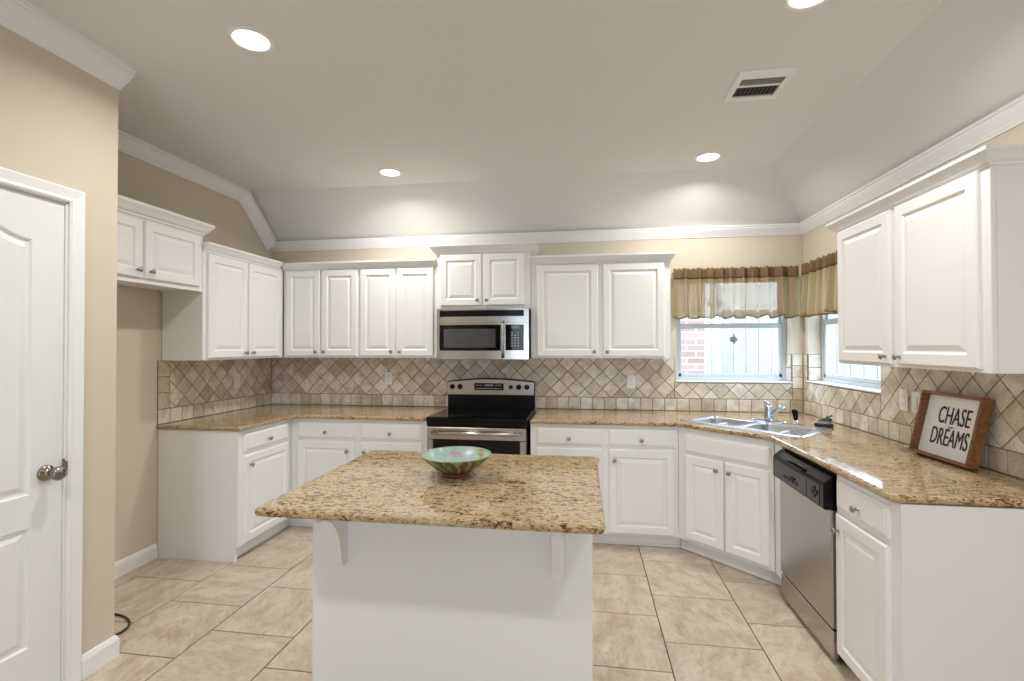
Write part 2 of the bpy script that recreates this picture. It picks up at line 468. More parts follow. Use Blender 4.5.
# ---- door casing and jamb
CAS = [(-.004, 0), (-.004, .010), (.004, .015), (.016, .011), (.040, .015), (.052, .017), (.057, .014), (.057, 0)]
mb = MB()
mb.sweep([(DY1, 0), (DY1, DZ1-.004), (DY0, DZ1-.004), (DY0, 0)], [(-d, h) for d, h in CAS], lambda a, b, h: (XP+h, a, b))
mb.box(XP-.11, XP, DY1-.012, DY1, 0, DZ1); mb.box(XP-.11, XP, DY0, DY0+.012, 0, DZ1); mb.box(XP-.11, XP, DY0, DY1, DZ1-.012, DZ1)
struct(mb.build('trim_4', M['trim']))

# ---- pantry door
def make_door():
    a0, a1, c0, c1 = DY0+.014, DY1-.0135, .012, DZ1-.0135
    mb = MB(); F = XP-.008
    fn = lambda d: (lambda a, b: (F-d, a, b))
    outer = [(a0, c0), (a1, c0), (a1, c1), (a0, c1)]
    p0, p1 = a0+.122, a1-.122
    low = [(p0, .255), (p1, .255), (p1, .738), (p0, .738)]
    arch = []
    for i in range(25):
        u = i/24; y = p1+(p0-p1)*u
        k = abs(2*u-1)                                  # 1 at the stiles, 0 in the middle
        arch.append((y, 1.900+.085*(.5+.5*math.cos(PI*min(1, k*1.02)))))
    top = [(p0, .868), (p1, .868)] + arch
    fill(mb, [outer, low, top], fn(0))
    for L in (low, top):
        prof = [(0, 0), (.006, .009), (.016, .010), (.040, .002)]
        loops = [[fn(d)(a, b) for a, b in (offset_loop(L, i) if i else L)] for i, d in prof]
        mb.rings(loops, False, False)
        fill(mb, [offset_loop(L, .040)], fn(.002))
    t = .036
    mb.rings([[fn(0)(a, b) for a, b in outer], [fn(t)(a, b) for a, b in outer]], False, True)
    d = struct(mb.build('door_1', M['door']))
    d['label'] = 'white two-panel arched pantry door in the left foreground wall'
    # knob
    k = MB(); cy, cz = 1.722, .942
    f = lambda u, v, h: (F+h, cy+u, cz+v)
    k.lathe([(.033, 0), (.033, .004), (.030, .010), (.020, .014), (.013, .020), (.012, .034), (.018, .040), (.026, .050), (.029, .062), (.026, .073), (.016, .080), (.004, .082)], f, 24)
    k.build('door_knob', M['darknickel'], d)
    q = MB(); q.box(F+.001, F+.012, DY1-.0145, DY1-.0115, cz-.03, cz+.045, .001); q.box(F+.010, F+.022, DY1-.0145, DY1-.0105, cz-.012, cz+.035, .001)
    q.build('strike_plate', M['darknickel'], d)
make_door()

# ------------------------------------------------------------------ windows
def make_window(name, w, h, fn_rot, loc, rz, label):
    """local: x along the width, y outward (0 = inner wall face), z up from the sill"""
    e = bpy.data.objects.new(name, None); COL.objects.link(e); e.location = loc; e.rotation_euler = (0, 0, rz)
    e['kind'] = 'structure'
    f0, f1 = .095, .145
    m = MB()
    for b in ((0, .032, f0, f1, .012, h), (w-.032, w, f0, f1, .012, h), (.032, w-.032, f0, f1, h-.032, h), (.032, w-.032, f0, f1, .012, .040)): m.box(*b, .003)
    m.build('window_frame', M['vinyl'], e)
    zr = .475
    m = MB()                                             # lower sash
    for b in ((.032, .058, f0+.006, f1-.02, .040, zr), (w-.058, w-.032, f0+.006, f1-.02, .040, zr), (.032, w-.032, f0+.006, f1-.02, .040, .070), (.032, w-.032, f0+.004, f1-.018, zr-.022, zr+.02)): m.box(*b, .003)
    s1 = m.build('lower_sash', M['vinyl'], e)
    g = MB(); g.box(.056, w-.056, f0+.016, f0+.020, .068, zr-.02); g.build('pane', M['glass'], s1)
    m = MB()                                             # upper sash
    for b in ((.032, .056, f1-.024, f1-.004, zr, h-.032), (w-.056, w-.032, f1-.024, f1-.004, zr, h-.032), (.032, w-.032, f1-.024, f1-.004, h-.058, h-.032), (.032, w-.032, f1-.018, f1-.004, zr-.012, zr+.018)): m.box(*b, .003)
    s2 = m.build('upper_sash', M['vinyl'], e)
    g = MB(); g.box(.054, w-.054, f1-.014, f1-.010, zr+.015, h-.056); g.build('pane', M['glass'], s2)
    m = MB(); m.box(-.004, w+.004, -.016, f0+.004, .0005, .012, .003); m.build('window_sill', M['trim'], e)
    m = MB(); m.box(w*.5-.025, w*.5+.025, f0-.002, f0+.006, zr+.004, zr+.016, .002); m.build('sash_lock', M['vinyl'], e)
    return e
make_window('window_1', WX1-WX0, WZ1-WZ0, None, (WX0, YB, WZ0), 0, '')
make_window('window_2', VY1-VY0, VZ1-VZ0, None, (XR, VY1, VZ0), -PI/2, '')

# suction hook stuck on the pane of the back window
m = MB()
m.lathe([(.026, 0), (.024, -.004), (.012, -.008), (.008, -.012)], lambda u, v, h: (u*1.25, h, v), 16)
m.box(-.008, .008, -.016, -.008, -.040, .045, .003); m.box(-.036, .030, -.014, -.008, -.006, .008, .002)
tag(m.build('suction_hook', M['silvergrey'], None, (1.262, YB+.1105, 1.519)), 'small grey cross-shaped suction hook stuck on the back window pane', 'hook')

# ------------------------------------------------------------------ cabinets
def panel_front(mb, x0, x1, z0, z1, y, frame=.055, raised=True, t=.019):
    """door or drawer front: nested rectangles, front at y-t"""
    def R(i, d): return [(x0+i, y-t+d, z0+i), (x1-i, y-t+d, z0+i), (x1-i, y-t+d, z1-i), (x0+i, y-t+d, z1-i)]
    if raised:
        f = min(frame, .3*(x1-x0), .3*(z1-z0))
        pr = [(0, t), (0, .006), (.003, .002), (.007, 0), (f-.004, 0), (f, .003), (f+.004, .009), (f+.010, .0095), (f+.034, .0015)]
    else:
        pr = [(0, t), (0, .010), (.004, .006), (.012, .004), (.016, 0)]
    mb.rings([R(i, d) for i, d in pr])

KNOB = [(.0085, 0), (.0075, .002), (.0058, .006), (.0060, .013), (.0110, .017), (.0150, .021), (.0150, .0235), (.0120, .0275), (.0060, .0300), (.0012, .0305)]
def knob(parent, x, z, y):
    m = MB(); m.lathe(KNOB, lambda u, v, h: (u, -h, v), 14)
    return m.build('knob', M['nickel'], parent, (x, y, z))

CABCROWN = [(0, 0), (.008, 0), (.010, .010), (.020, .016), (.032, .034), (.042, .046), (.046, .050), (.046, .064), (0, .064)]
def upper_cabinet(name, label, loc, rz, w, H, depth, doors, knobs, ends=(False, False), group=None, crown_h=1.0, crown_out=1.0, crown_trim=(0, 0)):
    e = empty(name, label, 'cabinet', loc, rz, group)
    m = MB(); t = .018
    m.box(0, t, .0195, depth, 0, H); m.box(w-t, w, .0195, depth, 0, H)
    m.box(t, w-t, .0195, depth, .012, .030); m.box(t, w-t, .0195, depth, H-t, H); m.box(t, w-t, depth-.008, depth, .030, H-t)
    m.build('body', M['cab'], e)
    m = MB(); lo = min(d[2] for d in doors)+.016; hi = max(d[3] for d in doors)-.016
    xs = sorted(doors, key=lambda d: d[0])
    stiles = [(0, xs[0][0]+.014)] + [(a[1]-.014, b[0]+.014) for a, b in zip(xs, xs[1:])] + [(xs[-1][1]-.014, w)]
    for a, b in stiles: m.box(a, b, 0, .019, 0, H, .001)
    for a, b in zip(stiles, stiles[1:]):
        m.box(a[1], b[0], 0, .019, 0, lo); m.box(a[1], b[0], 0, .019, hi, H)
    m.build('face_frame', M['cab'], e)
    for (x0, x1, z0, z1), (kx, kz) in zip(doors, knobs):
        m = MB(); panel_front(m, x0, x1, z0, z1, -.0005)
        d = m.build('door', M['cab'], e); knob(d, kx, kz, -.0195)
    prof = [(-a*crown_out, h*crown_h) for a, h in CABCROWN]
    path = [(crown_trim[0], 0), (w+crown_trim[1], 0)]
    if ends[0]: path = [(0, depth)] + path
    if ends[1]: path = path + [(w, depth)]
    prof = [(-.0, h) if a == 0 else (a, h) for a, h in prof]
    m = MB(); m.sweep(path, prof, lambda a, b, h: (a, b, H+.0005+h-.008))
    m.box(.002, w-.002, .002, depth-.002, H+.001, H+.012)
    m.build('crown_moulding', M['cab'], e)
    return e

UB = 1.367
# over the fridge recess
upper_cabinet('upper_cabinet', 'short white two-door cabinet raised over the empty fridge recess', (-2.617, 2.035, 1.845), PI/2, .993, .40, .318,
    [(.03, .515, .030, .375), (.53, .955, .030, .375)], [(.478, .075), (.566, .075)], ends=(False, True), crown_h=1.2, crown_out=1.15)
# left wall
upper_cabinet('upper_cabinet', 'white two-door wall cabinet on left wall between fridge recess cabinet and corner', (-2.617, 3.032, UB), PI/2, .912, .770, .318,
    [(.036, .438, .014, .752), (.453, .857, .014, .752)], [(.406, .050), (.485, .050)], crown_trim=(0, -.074))
# back wall, left of the microwave
upper_cabinet('upper_cabinet', 'white two-door wall cabinet in the left back corner, leftmost on back wall', (-2.606, 3.945, UB), 0, .700, .770, .300,
    [(.028, .346, .014, .758), (.360, .688, .014, .758)], [(.315, .052), (.391, .052)], group=None)
upper_cabinet('upper_cabinet', 'white two-door wall cabinet directly left of the microwave', (-1.905, 3.945, UB), 0, .690, .770, .300,
    [(.014, .330, .014, .758), (.343, .664, .014, .758)], [(.298, .052), (.375, .052)])
# over the microwave
upper_cabinet('upper_cabinet', 'short white two-door cabinet above the microwave, taller crown than its neighbours', (-1.212, 3.925, 1.772), 0, .788, .464, .320,
    [(.036, .388, .026, .452), (.402, .740, .026, .452)], [(.355, .070), (.432, .070)], ends=(True, True), crown_h=1.2, crown_out=1.1)
# right of the microwave
upper_cabinet('upper_cabinet', 'wide white two-door wall cabinet between microwave and back window', (-.422, 3.945, UB), 0, 1.096, .770, .300,
    [(.050, .538, .014, .752), (.578, 1.050, .014, .752)], [(.508, .052), (.608, .052)], ends=(False, True))
# right wall
upper_cabinet('upper_cabinet', 'large white two-door wall cabinet on right wall above the framed sign', (1.465, 3.062, UB-.0045), -PI/2, 1.066, .764, .292,
    [(.024, .500, .014, .752), (.546, 1.026, .014, .752)], [(.470, .050), (.578, .050)], ends=(True, True), crown_h=.92)

BH = .888                                        # top of the base cabinets
def base_cabinet(label, loc, rz, w, depth, fronts, doors, sides=(True, True), toe=.065, body_x=(0, None), name='base_cabinet', endpanel=None, toe_ext=(0, 0), corner_toe=False):
    e = empty(name, label, 'cabinet', loc, rz)
    t = .018; b0 = body_x[0]; b1 = w if body_x[1] is None else body_x[1]
    m = MB()
    m.box(b0, b0+t, .0195, depth, .0, BH) if sides[0] == 'floor' else m.box(b0, b0+t, .0195, depth, .098, BH)
    m.box(b1-t, b1, .0195, depth, .0, BH) if sides[1] == 'floor' else m.box(b1-t, b1, .0195, depth, .098, BH)
    m.box(b0+t, b1-t, .0195, depth, .098, .116); m.box(b0+t, b1-t, depth-.008, depth, .116, BH)
    m.build('body', M['cab'], e)
    m = MB()
    fs = sorted(doors, key=lambda d: d[0]); zt = max(d[3] for d in doors); zf = min(f[2] for f in fronts)
    stiles = [(0, fs[0][0]+.014)] + [(a[1]-.014, b[0]+.014) for a, b in zip(fs, fs[1:])] + [(fs[-1][1]-.014, w)]
    for a, b in stiles: m.box(a, b, 0, .019, .098, BH, .001)
    for a, b in zip(stiles, stiles[1:]):
        m.box(a[1], b[0], 0, .019, .098, .13); m.box(a[1], b[0], 0, .019, zt-.014, zf+.014); m.box(a[1], b[0], 0, .019, max(f[3] for f in fronts)-.014, BH)
    m.build('face_frame', M['cab'], e)
    for x0, x1, z0, z1, kn in fronts:
        m = MB(); panel_front(m, x0, x1, z0, z1, -.0005, raised=False)
        d = m.build('false_front' if not kn else 'drawer', M['cab'], e)
        if kn: knob(d, (x0+x1)/2, (z0+z1)/2-.012, -.0195)
    for x0, x1, z0, z1, kx, kz in doors:
        m = MB(); panel_front(m, x0, x1, z0, z1, -.0005)
        d = m.build('door', M['cab'], e); knob(d, kx, kz, -.0195)
    m = MB(); tx0, tx1 = (0 if sides[0] != 'floor' else t), (w if sides[1] != 'floor' else w-t)
    tx0 += toe_ext[0]; tx1 += toe_ext[1]
    m.box(tx0, tx1, toe, toe+.012, .001, .098); m.box(tx0, tx1, toe-.008, toe, .001, .022, .004)
    if corner_toe: m.box(tx1, tx1+.010, .003, toe+.012, .001, .098)
    m.build('toe_kick', M['cab'], e)
    if endpanel is not None:
        m = MB(); m.prism(endpanel[1], endpanel[0], endpanel[0]+.006, lambda a, b, d: (d, a, b)); m.build('end_panel', M['cab'], e)
    return e

FZ = (.738, .862); DZ = (.112, .712)
# left wall: one drawer over one door, blind corner behind
base_cabinet('white base cabinet on left wall with one drawer over one door beside fridge recess', (-2.322, 3.012, 0), PI/2, .608, .612,
    [(.042, .545, FZ[0], FZ[1], True)], [(.042, .545, DZ[0], DZ[1], .095, .640)], sides=('floor', True), toe_ext=(0, .070), corner_toe=True, body_x=(0, 1.230),
    endpanel=(-.0065, [(0, .1), (.065, .1), (.065, .0), (.612, 0), (.612, BH), (0, BH)]))
# back wall, left of range
base_cabinet('white two-drawer two-door base cabinet left of the range', (-2.3215, 3.62, 0), 0, 1.1295, .622,
    [(.060, .553, FZ[0], FZ[1], True), (.588, 1.092, FZ[0], FZ[1], True)],
    [(.060, .545, DZ[0], DZ[1], .488, .640), (.592, 1.092, DZ[0], DZ[1], .630, .640)], body_x=(.002, None))
# back wall, right of range
base_cabinet('white two-drawer two-door base cabinet right of the range', (-.392, 3.62, 0), 0, 1.060, .622,
    [(.045, .524, FZ[0], FZ[1], True), (.566, 1.038, FZ[0], FZ[1], True)],
    [(.045, .524, DZ[0], DZ[1], .488, .640), (.572, 1.034, DZ[0], DZ[1], .612, .640)], toe_ext=(0, .024))
# diagonal sink base
base_cabinet('white diagonal corner sink base with two doors under a plain front', (.670, 3.620, 0), -PI/4, .664, .55,
    [(.062, .640, .722, .846, False)], [(.062, .345, .120, .700, .304, .640), (.357, .640, .120, .700, .394, .640)], body_x=(.10, .56), toe_ext=(-.028, .027))
# right wall end cabinet
base_cabinet('white base cabinet with drawer and door at near end of right counter', (1.140, 2.413, 0), -PI/2, .446, .622,
    [(.022, .396, FZ[0], FZ[1], True)], [(.022, .396, .085, DZ[1], .050, .640)], sides=(True, 'floor'),
    endpanel=(.4465, [(0, .1), (.065, .1), (.065, .0), (.622, 0), (.622, BH), (0, BH)]))
# filler strip between sink base and dishwasher
m = MB(); m.box(0, .108, 0, .03, .098, BH); m.box(.0, .108, .066, .078, .001, .098)
tag(m.build('filler_panel', M['cab'], None, (1.142, 3.146, 0), (0, 0, -PI/2)), 'narrow white filler strip between sink base and dishwasher', 'panel')

# ------------------------------------------------------------------ countertops
def slab(mb, outer, holes, z0, z1, r=.012, round_bottom=True):
    if area(outer) < 0: outer = outer[::-1]
    prof = [(r, z0), (r*.3, z0+r*.3), (0, z0+r)] if round_bottom else [(0, z0)]
    prof += [(0, z1-r), (r*.15, z1-r*.5), (r*.5, z1-r*.15), (r, z1)]
    loops = [[(a, b, z) for a, b in offset_loop(outer, i)] for i, z in prof]
    mb.rings(loops, False, False, smooth=False)
    inner = offset_loop(outer, r)
    fill(mb, [inner]+holes, lambda a, b: (a, b, z1)); fill(mb, [inner if round_bottom else outer]+holes, lambda a, b: (a, b, z0))
    for h in holes: mb.rings([[(a, b, z0) for a, b in h], [(a, b, z1) for a, b in h]], False, False)
def arc(cx, cy, r, a0, a1, n): return [(cx+r*math.cos(a0+(a1-a0)*i/n), cy+r*math.sin(a0+(a1-a0)*i/n)) for i in range(n+1)]
CB = BH+.002
m = MB()
L = [(XL+.003, 2.993)] + arc(-2.290-.015, 2.993+.015, .015, -PI/2, 0, 4) + [(-2.290, 3.520), (-2.225, 3.585), (-1.192, 3.585), (-1.192, YB-.003), (XL+.003, YB-.003)]
slab(m, L, [], CB, CT)
tag(m.build('countertop', M['granite']), 'L-shaped granite countertop in the left corner, left of the range', 'countertop')
SC = Vector((1.142, 3.559)); sd = Vector((1, -1)).normalized(); sn = Vector((1, 1)).normalized()   # sink frame: along, back
def sk(u, v): p = SC+sd*u+sn*v; return (p.x, p.y)
m = MB()
hole = [sk(-.388, -.195), sk(.388, -.195), sk(.388, .195), sk(-.388, .195)]
L = [(-.392, 3.585), (.6626, 3.585), (1.112, 3.1356)] + arc(1.112+.03, 1.957+.03, .03, PI, 1.5*PI, 5) + [(XR-.003, 1.957), (XR-.003, YB-.003), (-.392, YB-.003)]
slab(m, L, [hole], CB, CT)
tag(m.build('countertop', M['granite']), 'long granite countertop with corner sink, right of the range', 'countertop')

# ------------------------------------------------------------------ island
IX0, IX1, IY0, IY1 = -1.058, .030, 1.790, 2.405
e = empty('kitchen_island', 'white painted island base with two corbels in the centre foreground', 'island', (0, 0, 0))
m = MB(); m.box(IX0, IX1, IY0, IY1, .001, BH, .003)
m.build('body', M['cab'], e)
def corbel(x):
    m = MB()
    P = [(0, BH-.001), (-.225, BH-.001), (-.225, BH-.030)]
    for i in range(13):
        t = i/12; P.append((-.215+.165*math.sin(t*PI/2), BH-.035-.197*(1-math.cos(t*PI/2))))
    P += [(-.046, BH-.247), (-.030, BH-.262), (0, BH-.262)]
    m.prism(P, x, x+.045, lambda a, b, d: (d, IY0-.0005+a, b))
    m.build('corbel', M['cab'], e)
corbel(-.955); corbel(-.112)
m = MB()
L = [(-1.108, 1.497), (.066, 1.497), (.066, 2.440), (-1.108, 2.440)]
def rounded(P, r, n=4):
    out = []
    for i in range(len(P)):
        a, b, c = Vector(P[i-1]), Vector(P[i]), Vector(P[(i+1) % len(P)])
        u = (a-b).normalized(); v = (c-b).normalized(); ang = u.angle(v); d = r/math.tan(ang/2)
        cen = b+(u+v).normalized()*(r/math.sin(ang/2)); s = b+u*d-cen; t0 = b+v*d-cen
        for k in range(n+1):
            q = s.slerp(t0, k/n) if n else s
            out.append(tuple(cen+q.normalized()*r))
    return out
slab(m, rounded(L, .03), [], CB, CT, r=.013)
tag(m.build('island_countertop', M['granite']), 'square speckled gold granite slab topping the island', 'countertop')

# ------------------------------------------------------------------ tiled backsplashes
def tiles(name, label, rects, fn, o=(0, 0), vborder=()):
    """rects [(u0,u1,z0,z1,mode)], fn(u,z,d) d = distance out from the wall"""
    mb = MB(); g = .0022
    def put(P):
        if len(P) < 3: return
        if area(P) < 0: P = P[::-1]
        if area(P) < 2.5e-4: return
        try: Q = offset_loop(P, .002)
        except ZeroDivisionError: return
        if area(Q) < 1e-5: return
        mb.rings([[fn(a, b, .003) for a, b in P], [fn(a, b, .0075) for a, b in P], [fn(a, b, .0098) for a, b in Q]], cap0=False)
    s = .1045; hd = s*math.sqrt(2)/2
    for u0, u1, z0, z1, mode in rects:
        P = [(u0, z0), (u1, z0), (u1, z1), (u0, z1)]
        mb.rings([[fn(a, b, .0015) for a, b in P], [fn(a, b, .0062) for a, b in P]], mi=1)
        if mode == 'diag':
            for i in range(int((u0-o[0])/hd)-2, int((u1-o[0])/hd)+3):
                for j in range(int((z0-o[1])/hd)-2, int((z1-o[1])/hd)+3):
                    if (i+j) % 2: continue
                    cx, cz = o[0]+i*hd, o[1]+j*hd; k = hd-g*1.4
                    put(clip([(cx-k, cz), (cx, cz-k), (cx+k, cz), (cx, cz+k)], u0+g, u1-g, z0+g, z1-g))
        else:
            wu, wz = mode
            nu = max(1, round((u1-u0)/wu)); nz = max(1, round((z1-z0)/wz))
            for i in range(nu):
                for j in range(nz):
                    a0 = u0+(u1-u0)*i/nu; a1 = u0+(u1-u0)*(i+1)/nu; b0 = z0+(z1-z0)*j/nz; b1 = z0+(z1-z0)*(j+1)/nz
                    put([(a0+g, b0+g), (a1-g, b0+g), (a1-g, b1-g), (a0+g, b1-g)])
    return tag(mb.build(name, [M['trav'], M['grout']]), label, 'backsplash')
ZB = CT+.001; ZM = 1.024; ZT = UB-.002
tiles('tile_backsplash', 'beige diamond travertine backsplash along the back wall behind the range',
      [(XL+.012, WX0-.0, ZB, ZM, (.1, .1)), (WX0, XR-.012, ZB, ZM, (.1, .1)),
       (XL+.012, WX0-.02, ZM, ZT, 'diag'), (WX0-.02, WX1+.002, ZM, WZ0-.004, 'diag'),
       (WX1+.002, XR-.012, ZM, 1.395, (.1, .093))],
      lambda u, z, d: (u, YB-d, z), o=(-.80, 1.098))
tiles('tile_backsplash', 'travertine backsplash on left wall beside the fridge recess',
      [(3.0, YB-.011, ZB, ZM, (.1, .1)), (3.0, 3.098, ZM, ZT, (.1, .115)), (3.098, YB-.011, ZM, ZT, 'diag')],
      lambda u, z, d: (XL+d, u, z), o=(3.15, 1.098))
tiles('tile_backsplash', 'travertine backsplash on right wall behind the framed sign',
      [(1.93, YB-.011, ZB, ZM, (.1, .1)), (1.93, VY0-.002, ZM, ZT-.004, 'diag'), (VY0-.002, VY1+.003, ZM, VZ0-.004, 'diag'),
       (VY1+.003, YB-.011, ZM, 1.395, (.1, .093))],
      lambda u, z, d: (XR-d, u, z), o=(3.10, 1.098))
# tiled lower jambs of the two windows
def jamb(label, fn, z0):
    mb = MB()
    mb.rings([[fn(a, b, .0005) for a, b in ((0, z0), (.092, z0), (.092, 1.395), (0, 1.395))], [fn(a, b, .003) for a, b in ((0, z0), (.092, z0), (.092, 1.395), (0, 1.395))]], mi=1)
    n = 2
    for j in range(n):
        b0 = z0+(1.395-z0)*j/n; b1 = z0+(1.395-z0)*(j+1)/n
        P = [(.002, b0+.003), (.090, b0+.003), (.090, b1-.003), (.002, b1-.003)]; Q = offset_loop(P, .002)
        mb.rings([[fn(a, b, .002) for a, b in P], [fn(a, b, .005) for a, b in P], [fn(a, b, .006) for a, b in Q]], cap0=False)
    return tag(mb.build('jamb_tile', [M['trav'], M['grout']]), label, 'tile')
jamb('short column of travertine tiles lining right jamb of the back window', lambda a, b, d: (WX1-d, YB+.001+a, b), WZ0+.014)
jamb('short column of travertine tiles lining far jamb of the right window', lambda a, b, d: (XR+.001+a, VY1-d, b), VZ0+.014)

# ------------------------------------------------------------------ range
def make_range():
    W = .770
    e = empty('kitchen_range', 'stainless and black electric range between the back base cabinets', 'range', (-1.1845, 3.600, 0))
    m = MB(); m.box(0, W, .012, .632, .03, .898, .004)
    for x in (.06, W-.06):
        for y in (.07, .58): m.lathe([(.02, .001), (.02, .04)], lambda u, v, h, x=x, y=y: (x+u, y+v, h), 12)
    m.build('body', M['black'], e)
    m = MB(); m.box(-.002, W+.002, -.022, .585, .8985, .926, .006, seg=2)
    ct = m.build('cooktop', M['blackglass'], e)
    for cx, cy, r in ((.20, .15, .105), (.56, .15, .085), (.20, .42, .085), (.56, .42, .105)):
        m = MB()
        for rr in (r, r*.62): m.lathe([(rr, .9262), (rr-.003, .9264)], lambda u, v, h, cx=cx, cy=cy: (cx+u, cy+v, h), 40, cap0=False, cap1=False)
        m.build('burner_ring', M['mglass'], ct)
    m = MB(); m.box(.0, W, -.014, .011, .858, .8975, .003); m.build('front_panel', M['black'], e)
    # oven door
    m = MB()
    for b in ((.006, W-.006, .760, .852), (.006, W-.006, .235, .330), (.006, .052, .330, .760), (W-.052, W-.006, .330, .760)): m.box(b[0], b[1], -.026, .0115, b[2], b[3], .004)
    d = m.build('oven_door', M['steel'], e)
    m = MB(); m.box(.050, W-.050, -.022, .010, .328, .762, .002); m.build('oven_window', M['oglass'], d)
    m = MB()
    m.tube([(.045, -.060, .812), (W/2, -.066, .814), (W-.045, -.060, .812)], .0135, 14)
    for x in (.07, W-.07): m.tube([(x, -.024, .812), (x, -.062, .812)], .010, 10)
    m.build('handle', M['steel'], d)
    m = MB(); m.box(.006, W-.006, -.022, .0115, .060, .226, .006); m.box(.15, W-.15, -.030, -.020, .196, .212, .003); m.build('storage_drawer', M['steel'], e)
    # backguard
    def arch(z0, zs, zc, x0, x1, n=16): return [(x0, z0), (x1, z0)] + [(x1+(x0-x1)*i/n, zs+(zc-zs)*math.sin(PI*i/n)) for i in range(n+1)]
    m = MB(); m.prism(arch(.9265, 1.158, 1.186, 0, W), .575, .632, lambda a, b, d: (a, d, b)); bg = m.build('backguard', M['black'], e)
    m = MB(); m.prism(arch(1.043, 1.150, 1.175, .006, W-.006), .562, .5745, lambda a, b, d: (a, d, b)); m.build('control_fascia', M['steel'], bg)
    m = MB(); m.box(.242, .500, .556, .5615, 1.082, 1.142, .002); dp = m.build('display_panel', M['blackglass'], bg)
    m = MB(); m.box(.330, .410, .5545, .5558, 1.116, 1.134); 
    for i in range(5):
        m.box(.254+i*.013, .262+i*.013, .5545, .5558, 1.118, 1.130); m.box(.424+i*.013, .432+i*.013, .5545, .5558, 1.118, 1.130)
    m.box(.254, .488, .5545, .5558, 1.094, 1.100)
    m.build('display', M['silvergrey'], dp)
    for x, r in ((.043, .021), (.113, .021), (.563, .017), (.632, .021), (.703, .021)):
        m = MB(); m.lathe([(r*1.1, 0), (r*1.05, .006), (r*.85, .010), (r*.78, .026), (r*.4, .028)], lambda u, v, h: (u, -h, v), 18)
        m.box(-.004, .004, -.034, -.024, -r*.8, r*.8, .0015)
        m.build('control_knob', M['black'], bg, (x, .5618, 1.110))
make_range()

# ------------------------------------------------------------------ microwave
def make_microwave():
    W, H = .755, .407
    e = empty('microwave', 'stainless over-range microwave under the short middle cabinet', 'microwave', (-1.1845, 3.850, 1.359))
    yf = lambda x, k=0.0: -.022*(1-((x-W/2)/(W/2))**2)-k
    def curved(mb, x0, x1, z0, z1, out, back, n=14):
        loops = []
        for i in range(n+1):
            x = x0+(x1-x0)*i/n
            loops.append([(x, yf(x, out), z0), (x, yf(x, out), z1), (x, yf(x, out)+back, z1), (x, yf(x, out)+back, z0)])
        mb.rings(loops)
    m = MB(); m.box(0, W, .024, .390, 0, H, .003); m.build('body', M['black'], e)
    X = lambda px: (px-437)*.00825
    Z = lambda py: H-(py-309)*.00798
    m = MB(); curved(m, 0, W, Z(323.3)+.002, H-.001, .0, .0235+.022)
    top = m.build('top_trim', M['steel'], e)
    m = MB(); curved(m, X(440), X(523.8), Z(316.8), Z(310.6), .002, .004); m.build('vent_grille', M['black'], top)
    m = MB(); curved(m, 0, X(502.2), 0.001, Z(323.3), .006, .0295+.022)
    d = m.build('door', M['steel'], e)
    m = MB(); curved(m, X(440), X(501.6), Z(351.3), Z(325.2), .0085, .004); wnd = m.build('door_window', M['blackglass'], d)
    m = MB(); curved(m, X(444.5), X(496.5), Z(348.2), Z(329.3), .0095, .003); m.build('window_mesh', M['mglass'], wnd)
    m = MB(); xh = X(504); m.tube([(xh, yf(xh, .012), Z(322)), (xh, yf(xh, .040), Z(327)), (xh, yf(xh, .046), Z(338)), (xh, yf(xh, .040), Z(352)), (xh, yf(xh, .012), Z(358))], .0105, 12)
    m.build('handle', M['steel'], d)
    m = MB(); curved(m, X(502.6), W, 0.001, Z(323.3), .004, .0275+.022); side = m.build('control_surround', M['steel'], e)
    m = MB(); curved(m, X(506.2), X(523.8), Z(351), Z(325.2), .0065, .004); cp = m.build('control_panel', M['blackglass'], side)
    m = MB(); curved(m, X(512), X(520), Z(329), Z(326.3), .0075, .002); m.build('display', M['display'], cp)
    m = MB()
    for j in range(6):
        for i in range(3):
            xa = X(511.6)+i*.024
            if j < 1 and i == 1: continue
            curved(m, xa, xa+.015, Z(334.2+j*2.6), Z(332.6+j*2.6), .0072, .002, 2)
    m.build('keypad', M['silvergrey'], cp)
make_microwave()

# ------------------------------------------------------------------ dishwasher
def make_dishwasher():
    W = .600
    e = empty('dishwasher', 'stainless dishwasher with black control panel under the right counter', 'dishwasher', (1.140, 3.030, 0), -PI/2)
    m = MB(); m.box(.002, W-.002, .014, .58, .02, .870); m.build('tub', M['darkvoid'], e)
    m = MB(); m.box(.004, W-.004, -.016, .013, .165, .708, .006, seg=2); d = m.build('door', M['steel'], e)
    m = MB()
    P = [(.013, .709), (-.044, .709), (-.050, .716), (-.050, .818), (-.044, .832), (-.010, .862), (.013, .864)]
    m.prism(P, .002, W-.002, lambda a, b, dd: (dd, a, b)); cp = m.build('control_panel', M['black'], e)
    m = MB(); m.box(.035, .430, -.0525, -.0495, .722, .812, .001); m.box(.436, W-.035, -.0525, -.0495, .722, .812, .001); m.build('fascia', M['fascia'], cp)
    m = MB()
    for x, z in ((.492, .770), (.514, .784), (.514, .756), (.536, .770)): m.lathe([(.013, 0), (.012, .004)], lambda u, v, h, x=x, z=z: (x+u, -.0526-h, z+v), 12)
    m.build('button', M['black'], cp)
    m = MB()
    for i in range(4): m.box(.15+i*.048, .186+i*.048, -.0555, -.0527, .742, .756, .002)
    m.box(.245, .300, -.060, -.0527, .760, .770, .003)
    m.build('button_row', M['black'], cp)
    m = MB(); m.box(.20, .40, -.062, -.030, .8335, .842, .003); m.build('latch_handle', M['black'], cp)
    m = MB(); m.box(.004, W-.004, -.012, .013, .028, .152, .004); m.build('kick_plate', M['steel'], e)
    m = MB()
    for x in (.05, W-.05):
        m = MB(); m.lathe([(.018, .001), (.018, .028)], lambda u, v, h, x=x: (x+u, .05+v, h), 10); m.build('foot', M['black'], e)
make_dishwasher()

